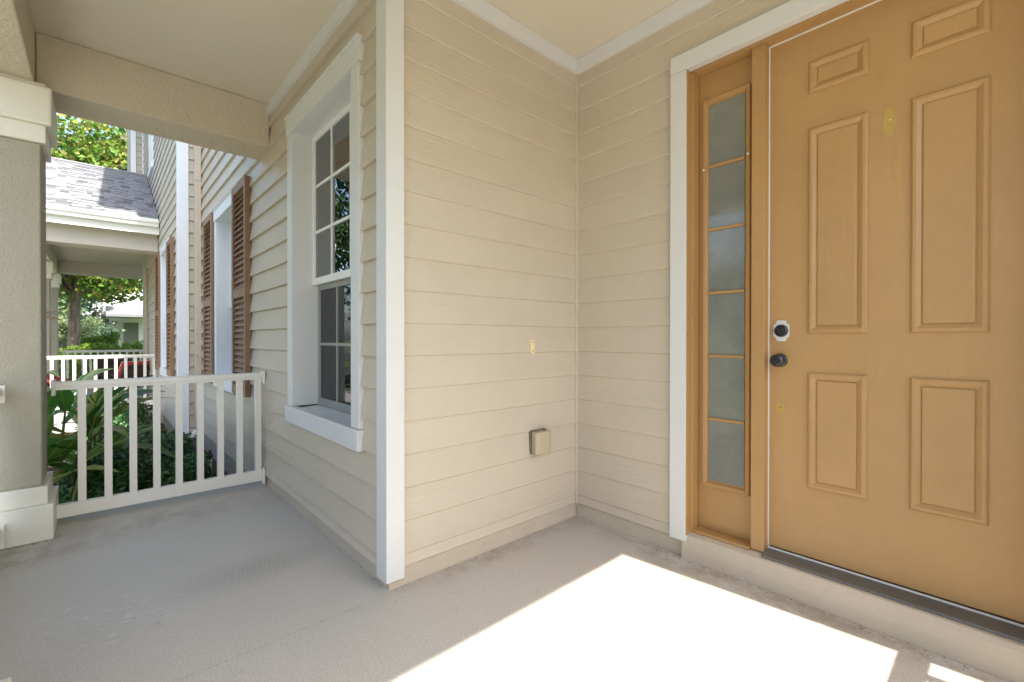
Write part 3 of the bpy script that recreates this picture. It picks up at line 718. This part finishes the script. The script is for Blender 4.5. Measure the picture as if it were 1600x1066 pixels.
# upper storey jetty of the same house beyond its wall end
lap_wall(N, 'upper_bay_wall', (-13.70, 0, 0), R(90), .64, 2.4, 4.75, 7.1, mat='siding2', zs=4.75 + EXP)
box('corner_board', 'white_cool', N, -13.74, -13.67, .555, .645, 4.74, 7.1)
box('upper_bay_front', 'siding2', N, -16.5, -13.745, .585, .70, 4.75, 7.1); box('upper_bay_base', 'cream', N, -16.5, -13.83, .705, 2.4, 4.70, 4.745)

# ------------------------------------------------------------------ chairs on the neighbour porch
def cushion(name, w, d, t, parent, loc, rx, mat='red_cushion'):
    mb = MB(); nx, ny = 8, 8
    for sgn in (1, -1):
        for i in range(nx + 1):
            for j in range(ny + 1):
                u, v_ = i / nx * 2 - 1, j / ny * 2 - 1
                e = (1 - abs(u) ** 6) * (1 - abs(v_) ** 6)
                mb.v.append((u * w / 2, v_ * d / 2, sgn * (t / 2) * (.35 + .65 * e ** .5) * (1 if e > 0 else 1)))
    K = (nx + 1) * (ny + 1); I = lambda s, i, j: s * K + i * (ny + 1) + j
    for s in (0, 1):
        for i in range(nx):
            for j in range(ny): mb.f.append((I(s, i, j), I(s, i + 1, j), I(s, i + 1, j + 1), I(s, i, j + 1)))
    for i in range(nx):
        mb.f.append((I(0, i, 0), I(0, i + 1, 0), I(1, i + 1, 0), I(1, i, 0))); mb.f.append((I(0, i, ny), I(0, i + 1, ny), I(1, i + 1, ny), I(1, i, ny)))
    for j in range(ny):
        mb.f.append((I(0, 0, j), I(0, 0, j + 1), I(1, 0, j + 1), I(1, 0, j))); mb.f.append((I(0, nx, j), I(0, nx, j + 1), I(1, nx, j + 1), I(1, nx, j)))
    o = mb.build(name, mat, parent, smooth=True); o.location = loc; o.rotation_euler = (rx, 0, 0)
    ew = .006; P = [(-w / 2, -d / 2, 0), (w / 2, -d / 2, 0), (w / 2, d / 2, 0), (-w / 2, d / 2, 0), (-w / 2, -d / 2, 0)]
    MB().tube([(x, y, t * .18) for x, y, z in P], ew, 6).build('piping', 'piping', o)
    return o
def lounge_chair(loc, rz, label, recl=35):
    c = empty('lounge_chair', loc, rz); tag(c, label, 'chair', 'chairs on the neighbour porch')
    for sx in (-1, 1):
        x = sx * .33
        MB().tube([(x, -.30, 0), (x, -.33, .30), (x, -.30, .56), (x, -.05, .60), (x, .25, .57), (x, .40, .30), (x, .46, 0)], .017, 8).build('side_frame', 'wicker', c)
        MB().tube([(x, -.34, .018), (x, .0, .012), (x, .48, .018)], .014, 8).build('runner', 'wicker', c)
    box('seat_base', 'wicker', c, -.32, .32, -.34, .30, .27, .31, .01)
    a = R(recl); bx = MB().box(-.31, .31, -.02, .02, 0, .62)
    b_ = bx.build('backrest', 'wicker', c, .01); b_.location = (0, .26, .28); b_.rotation_euler = (-a, 0, 0)
    cushion('seat_cushion', .62, .62, .13, c, (0, -.04, .375), R(4))
    cushion('back_cushion', .62, .66, .13, c, (0, .26 + .31 * math.sin(a) - .08 * math.cos(a), .30 + .33 * math.cos(a) + .08 * math.sin(a) * .5), R(90) - a)
    return c
o = lounge_chair((-12.05, .36, 0), R(-62), 'dark wicker chair with red cushions leaning back beside the siding wall', 30)
o.scale = (.86, .86, .80)
o = lounge_chair((-11.95, -.22, 0), R(160), 'low sunlit red-cushioned wicker chair with pale piping by the porch column', 48)
o.scale = (.95, .95, .72)
o = lounge_chair((-13.3, .25, 0), R(-95), 'upright wicker chair with navy back cushion behind the red chairs', 15)
for ch in o.children:
    if 'cushion' in ch.name:
        ch.data = ch.data.copy(); ch.data.materials[0] = M['navy']
o.scale = (.86, .86, .84)

# ================================================================== GARDEN BED
def leaf_cards(n, pos, nrm, size, aspect=.55, bend=.25):
    """many small pointed leaves (4 verts, folded) as arrays; pos (n,3), nrm (n,3)"""
    nrm = nrm / np.linalg.norm(nrm, axis=1, keepdims=True)
    a = RNG.normal(size=(n, 3)); t = np.cross(nrm, a); t /= np.linalg.norm(t, axis=1, keepdims=True); b = np.cross(nrm, t)
    s = (size * RNG.uniform(.6, 1.3, n))[:, None]
    p0 = pos; p1 = pos + t * s * .5 + b * s * aspect * .5 + nrm * s * .08; p2 = pos + t * s - nrm * s * bend; p3 = pos + t * s * .5 - b * s * aspect * .5 + nrm * s * .08
    V = np.stack([p0, p1, p2, p3], 1).reshape(-1, 3); return V
def leaf_obj(name, V, mat, parent=None):
    n = len(V) // 4; me = bpy.data.meshes.new(name)
    me.vertices.add(len(V)); me.vertices.foreach_set('co', V.astype(np.float32).ravel())
    me.loops.add(n * 6); me.polygons.add(n * 2)
    b = np.arange(n)[:, None] * 4
    idx = (b + np.array([[0, 1, 2, 0, 2, 3]])).ravel()
    me.loops.foreach_set('vertex_index', idx.astype(np.int32)); me.polygons.foreach_set('loop_start', (np.arange(n * 2) * 3).astype(np.int32))
    me.update(calc_edges=True); me.validate()
    return link(name, me, mat, parent)
# mulch chips
n = 9000
pos = np.stack([RNG.uniform(-9.55, -4.3, n), RNG.uniform(-1.15, .96, n), RNG.uniform(-.243, -.232, n)], 1)
nr = RNG.normal(size=(n, 3)) * .35 + np.array([0, 0, 1])
tag(leaf_obj('mulch', leaf_cards(n, pos, nr, .045, .4, .05), 'leaf_mulch'), 'brown bark mulch and dry leaves covering the garden bed', 'mulch', kind='stuff')
def shrub(x, y, rx, ry, h, n, label, mat='leaf_shrub', size=.055, zb=-.245):
    s = empty('shrub', (x, y, zb)); tag(s, label, 'shrub', 'low shrubs in the garden bed')
    st = MB()
    for k in range(9):
        a = random.uniform(0, 6.28); q = random.uniform(.3, .8)
        st.tube([(.03 * math.cos(a), .03 * math.sin(a), -.01), (q * .5 * rx * math.cos(a), q * .5 * ry * math.sin(a), h * .45), (q * rx * math.cos(a + .3), q * ry * math.sin(a + .3), h * .85)], [.010, .007, .004], 5)
    st.build('stem', 'twig', s)
    d = RNG.normal(size=(n, 3)); d /= np.linalg.norm(d, axis=1, keepdims=True); d[:, 2] = np.abs(d[:, 2])
    r = RNG.uniform(.55, 1.02, n) ** .6
    lump = 1 + .16 * np.sin(d[:, 0] * 7 + x) * np.cos(d[:, 1] * 6 + y * 3) + .1 * np.sin(d[:, 2] * 11)
    pos = d * (r * lump)[:, None] * np.array([rx, ry, h]); nr = d + RNG.normal(size=(n, 3)) * .55 + np.array([0, 0, .5])
    pos[:, 2] = np.maximum(pos[:, 2], .01)
    leaf_obj('foliage', leaf_cards(n, pos, nr, size, .55, .2), mat, s)
SH = [(-5.35, .05, .52, .40, .46, 'dark glossy shrub just behind the railing beside striped ginger'),
      (-5.30, .52, .42, .30, .36, 'low dark shrub just behind the railing near the siding wall'),
      (-6.15, .22, .55, .42, .50, 'rounded dark green shrub in the middle of the bed'),
      (-6.6, .62, .38, .22, .34, 'small shrub below the brown-shuttered window'),
      (-7.3, .18, .55, .42, .52, 'dark green shrub in line with the white corner board'),
      (-8.3, .22, .50, .38, .52, 'green shrub nearer the neighbour porch steps'),
      (-9.1, .30, .40, .34, .50, 'light green shrub against the neighbour porch floor')]
for i, (x, y, rx, ry, h, lb) in enumerate(SH): shrub(x, y, rx, ry, h, 2600, lb, mat='leaf_shrub' if i < 5 else 'leaf_oak')
# variegated ginger: every leaf its own object
def ginger_leaf_mesh(L, wd, droop, fold):
    ns, nw = 12, 4; v, f, uvs = [], [], []
    for i in range(ns + 1):
        t = i / ns; wdt = wd * (math.sin(math.pi * min(1, t * .93 + .05)) ** .75) * (1 - .25 * t); 
        a = droop * t * t; x = L * (t - .10 * droop * t * t * t); z = -L * .42 * a * t
        for j in range(-nw // 2, nw // 2 + 1):
            q = j / (nw / 2); v.append((x, q * wdt / 2, z + abs(q) * wdt * fold + .006 * math.sin(t * 17 + j))); uvs.append((q, t * 1.0))
    K = nw + 1
    for i in range(ns):
        for j in range(nw): f.append((i * K + j, i * K + j + 1, (i + 1) * K + j + 1, (i + 1) * K + j))
    me = bpy.data.meshes.new('leaf'); me.from_pydata(v, [], f); ul = me.uv_layers.new(name='UVMap')
    for p_ in me.polygons:
        p_.use_smooth = True
        for li in p_.loop_indices: ul.data[li].uv = uvs[me.loops[li].vertex_index]
    me.materials.append(M['ginger_leaf']); return me
GL = [ginger_leaf_mesh(L, wd, dr, fo) for L, wd, dr, fo in ((.52, .175, .9, .12), (.60, .190, .6, .10), (.46, .160, 1.2, .14), (.42, .150, .5, .15), (.62, .180, 1.1, .10))]
def ginger(x, y, label, stems):
    p_ = empty('ginger_plant', (x, y, -.245)); tag(p_, label, 'plant', 'striped ginger plants by the railing')
    for (sx, sy, ht, lean, az) in stems:
        top = Vector((sx + lean * math.cos(az), sy + lean * math.sin(az), ht)); mid = Vector((sx, sy, 0)).lerp(top, .55) + Vector((0, 0, .04))
        MB().tube([(sx, sy, -.01), tuple(mid), tuple(top)], [.013, .011, .006], 7).build('stem', 'ginger_stem', p_)
        nl = 7
        for k in range(nl):
            t = .30 + .70 * k / (nl - 1); P = Vector((sx, sy, 0)).lerp(mid, t / .55) if t < .55 else mid.lerp(top, (t - .55) / .45)
            lf = link('leaf', random.choice(GL), None, p_); lf.location = P
            a = az + (k % 2) * math.pi + random.uniform(-.75, .75)
            lf.rotation_euler = Euler((random.uniform(-.5, .5), -R(random.uniform(8, 38) + 32 * (k / nl)), a), 'XYZ')
            s = random.uniform(.8, 1.12); lf.scale = (s, s, s)
ginger(-5.0, -.32, 'tall ginger plant with yellow-striped leaves beside the stucco column', [(0, 0, .85, .12, .3), (.10, .14, .80, .16, 1.4), (-.12, .06, .92, .1, 2.5), (.02, -.16, .7, .15, -1.2)])
ginger(-5.20, -.10, 'ginger plant with broad green leaves reaching over the dark shrubs', [(0, 0, .74, .08, .9), (.12, -.08, .66, .08, 2.0), (-.1, .06, .80, .06, .2)])
ginger(-6.1, -.62, 'yellow-green ginger plant further back in the bed', [(0, 0, .9, .14, 1.0), (.15, .1, .8, .12, 2.2), (-.15, -.1, .95, .1, .2), (.1, -.2, .7, .2, -1)])
# irrigation risers
for (x, y, h, lb) in ((-5.55, .84, .20, 'white pipe stub standing in mulch under the shuttered window'), (-9.3, .62, .28, 'thin black-capped pipe by the neighbour foundation')):
    o = empty('pipe_riser', (x, y, -.25)); tag(o, lb, 'pipe')
    MB().tube([(0, 0, 0), (0, 0, h)], .020, 10).build('riser', 'pvc', o); MB().lathe([(.027, h), (.027, h + .03), (.016, h + .035), (.012, h + .075)], 12).build('cap', 'dark_metal', o)

# ================================================================== TREES AND BACKGROUND
def tree(x, y, ht, trunk_r, crown, n, label, mat, size=.16, name='tree', trunk_h=None, zb=-.27, clumps=26, lean=0, group='trees beyond the porches'):
    """crown: (cx,cy,cz,rx,ry,rz) relative; leaves grow in clumps through the volume, gaps between"""
    T = empty(name, (x, y, zb)); tag(T, label, 'tree', group)
    cx, cy, cz, rx, ry, rz = crown; th = trunk_h or cz
    tr = MB(); tr.tube([(0, 0, -.05), (lean * .2, 0, th * .3), (lean * .6, .02, th * .7), (lean + cx * .4, cy * .4, th), (cx * .8 + lean, cy * .8, th + rz * .8)], [trunk_r * 1.25, trunk_r, trunk_r * .9, trunk_r * .7, trunk_r * .2], 10)
    C = []
    for k in range(clumps):
        d = RNG.normal(size=3); d /= np.linalg.norm(d); r = RNG.uniform(.35, .95)
        c = np.array([cx, cy, cz]) + d * r * np.array([rx, ry, rz]); C.append(c)
        if k % 2 == 0: tr.tube([(lean + cx * .3, cy * .3, th * RNG.uniform(.75, 1.05)), tuple((c + np.array([cx, cy, th])) / 2 + np.array([0, 0, .1])), tuple(c)], [trunk_r * .33, trunk_r * .18, trunk_r * .05], 5)
    tr.build('trunk', 'bark', T, smooth=True)
    C = np.array(C); w_ = RNG.integers(0, clumps, n)
    d = RNG.normal(size=(n, 3)); d /= np.linalg.norm(d, axis=1, keepdims=True)
    rad = .40 * (rx * ry * rz) ** (1 / 3); rr = RNG.uniform(.1, 1, n) ** .45
    pos = C[w_] + d * rr[:, None] * rad * np.array([1, 1, .75]) * RNG.uniform(.6, 1.25, clumps)[w_][:, None]
    nr = d + RNG.normal(size=(n, 3)) * .8 + np.array([0, 0, .4])
    leaf_obj('crown', leaf_cards(n, pos, nr, size, .7, .25), mat, T)
tree(-20.8, -.62, 9, .17, (0, .3, 5.5, 3.4, 3.5, 3.3), 44000, 'yellow-green tree with brown trunk behind the neighbour porch', 'leaf_maple', .17, trunk_h=3.4, clumps=64)
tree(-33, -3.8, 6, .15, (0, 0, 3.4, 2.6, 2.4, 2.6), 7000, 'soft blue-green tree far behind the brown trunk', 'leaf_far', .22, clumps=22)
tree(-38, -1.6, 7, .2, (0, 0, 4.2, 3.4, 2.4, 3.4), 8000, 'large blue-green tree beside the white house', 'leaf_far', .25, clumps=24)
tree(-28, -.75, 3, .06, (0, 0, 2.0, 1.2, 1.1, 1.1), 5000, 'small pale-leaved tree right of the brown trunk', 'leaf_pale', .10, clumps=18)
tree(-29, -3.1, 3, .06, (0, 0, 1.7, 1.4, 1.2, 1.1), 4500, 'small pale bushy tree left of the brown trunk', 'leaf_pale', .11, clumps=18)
# street trees in front: seen in the window glass
tree(-13.8, -3.9, 7, .16, (0, .3, 4.7, 2.2, 2.2, 2.4), 6500, 'street tree across the front walk, mirrored in the window', 'leaf_oak', .16, clumps=30, group='street trees in front of the porch')
tree(-17, -8.0, 7, .18, (0, 0, 4.4, 2.6, 2.6, 2.2), 10000, 'street tree further along the front walk', 'leaf_oak', .18, clumps=30, group='street trees in front of the porch')
tree(-5.5, -20, 8, .22, (0, 0, 4.6, 4.0, 3.2, 3.0), 10000, 'broad tree over the street from the door', 'leaf_oak', .22, clumps=34, group='street trees in front of the porch')
tree(-16, -24, 8, .22, (0, 0, 4.6, 4.0, 3.6, 3.0), 9000, 'tree in the row over the street', 'leaf_oak', .22, clumps=34, group='street trees in front of the porch')
def hedge(x0, x1, y0, y1, h, n, label, mat='leaf_hedge'):
    s = empty('hedge', ((x0 + x1) / 2, (y0 + y1) / 2, -.27)); tag(s, label, 'hedge', 'clipped hedges beyond the far railing')
    hx, hy = (x1 - x0) / 2, (y1 - y0) / 2
    st = MB()
    for k in range(8): st.tube([(RNG.uniform(-hx, hx) * .8, RNG.uniform(-hy, hy) * .8, 0), (RNG.uniform(-hx, hx) * .8, RNG.uniform(-hy, hy) * .8, h * .8)], [.015, .005], 5)
    st.build('stem', 'twig', s)
    pos = np.stack([RNG.uniform(-hx, hx, n), RNG.uniform(-hy, hy, n), RNG.uniform(.05, 1, n) ** .6 * h], 1)
    pos[:, 2] *= 1 + .10 * np.sin(pos[:, 1] * 3.1) * np.cos(pos[:, 0] * 2.3)
    leaf_obj('foliage', leaf_cards(n, pos, RNG.normal(size=(n, 3)) * .7 + np.array([.3, 0, .7]), .09, .6, .2), mat, s)
hedge(-17.6, -16.8, -2.6, 1.5, 1.22, 7000, 'bright clipped hedge just beyond the far porch railing')
hedge(-24.5, -23.5, -.6, .55, 1.55, 4000, 'yellow-green rounded hedge between brown trunk and white house')
hedge(-26.5, -25.5, .75, 2.2, 1.35, 3000, 'low green hedge before the white house porch')
# white house beyond
V = empty('white_house', (-39.3, 1.2, -.27)); tag(V, 'white house with grey porch roof beyond the hedge', 'house')
box('wall', 'house_white', V, -8, 0, .0, 9, 0, 6.2); box('side_wing', 'house_white', V, -6, -.4, -1.35, -.004, 0, 4.6)
MB().prism([(-8.4, 6.2), (.4, 6.2), (-4, 8.4)], -.4, 9.4, 'y').build('roof', 'grey_roof', V)
MB().prism([(.004, 3.6), (2.2, 2.95), (2.2, 2.8), (.004, 2.8)], -.9, 7, 'y').build('porch_roof', 'grey_roof', V)
for yy in (.9, 3.0): box('porch_column', 'house_white', V, 1.5, 1.9, yy, yy + .4, 0, 2.795)
box('door_recess', 'grey_green', V, .004, .03, -.0, .75, .1, 2.5); box('window', 'grey_green', V, -.395, -.37, -1.1, -.85, 1.0, 3.2); box('window', 'grey_green', V, .004, .03, 1.8, 2.8, .9, 2.4)
# the street's far side: pale house row, mirrored in the glass
P2 = empty('street_house', (-9, -30, -.27)); tag(P2, 'pale house on the far side of the street', 'house')
box('wall', 'house_white', P2, -7, 7, -8, 0, 0, 5.5); MB().prism([(-8.5, 5.5), (.5, 5.5), (-4, 8)], -7.4, 7.4, 'x').build('roof', 'grey_roof', P2)
for k in range(4): box('window', 'grey_green', P2, -5.6 + k * 3.2, -4.4 + k * 3.2, .003, .05, 1.0, 2.6)
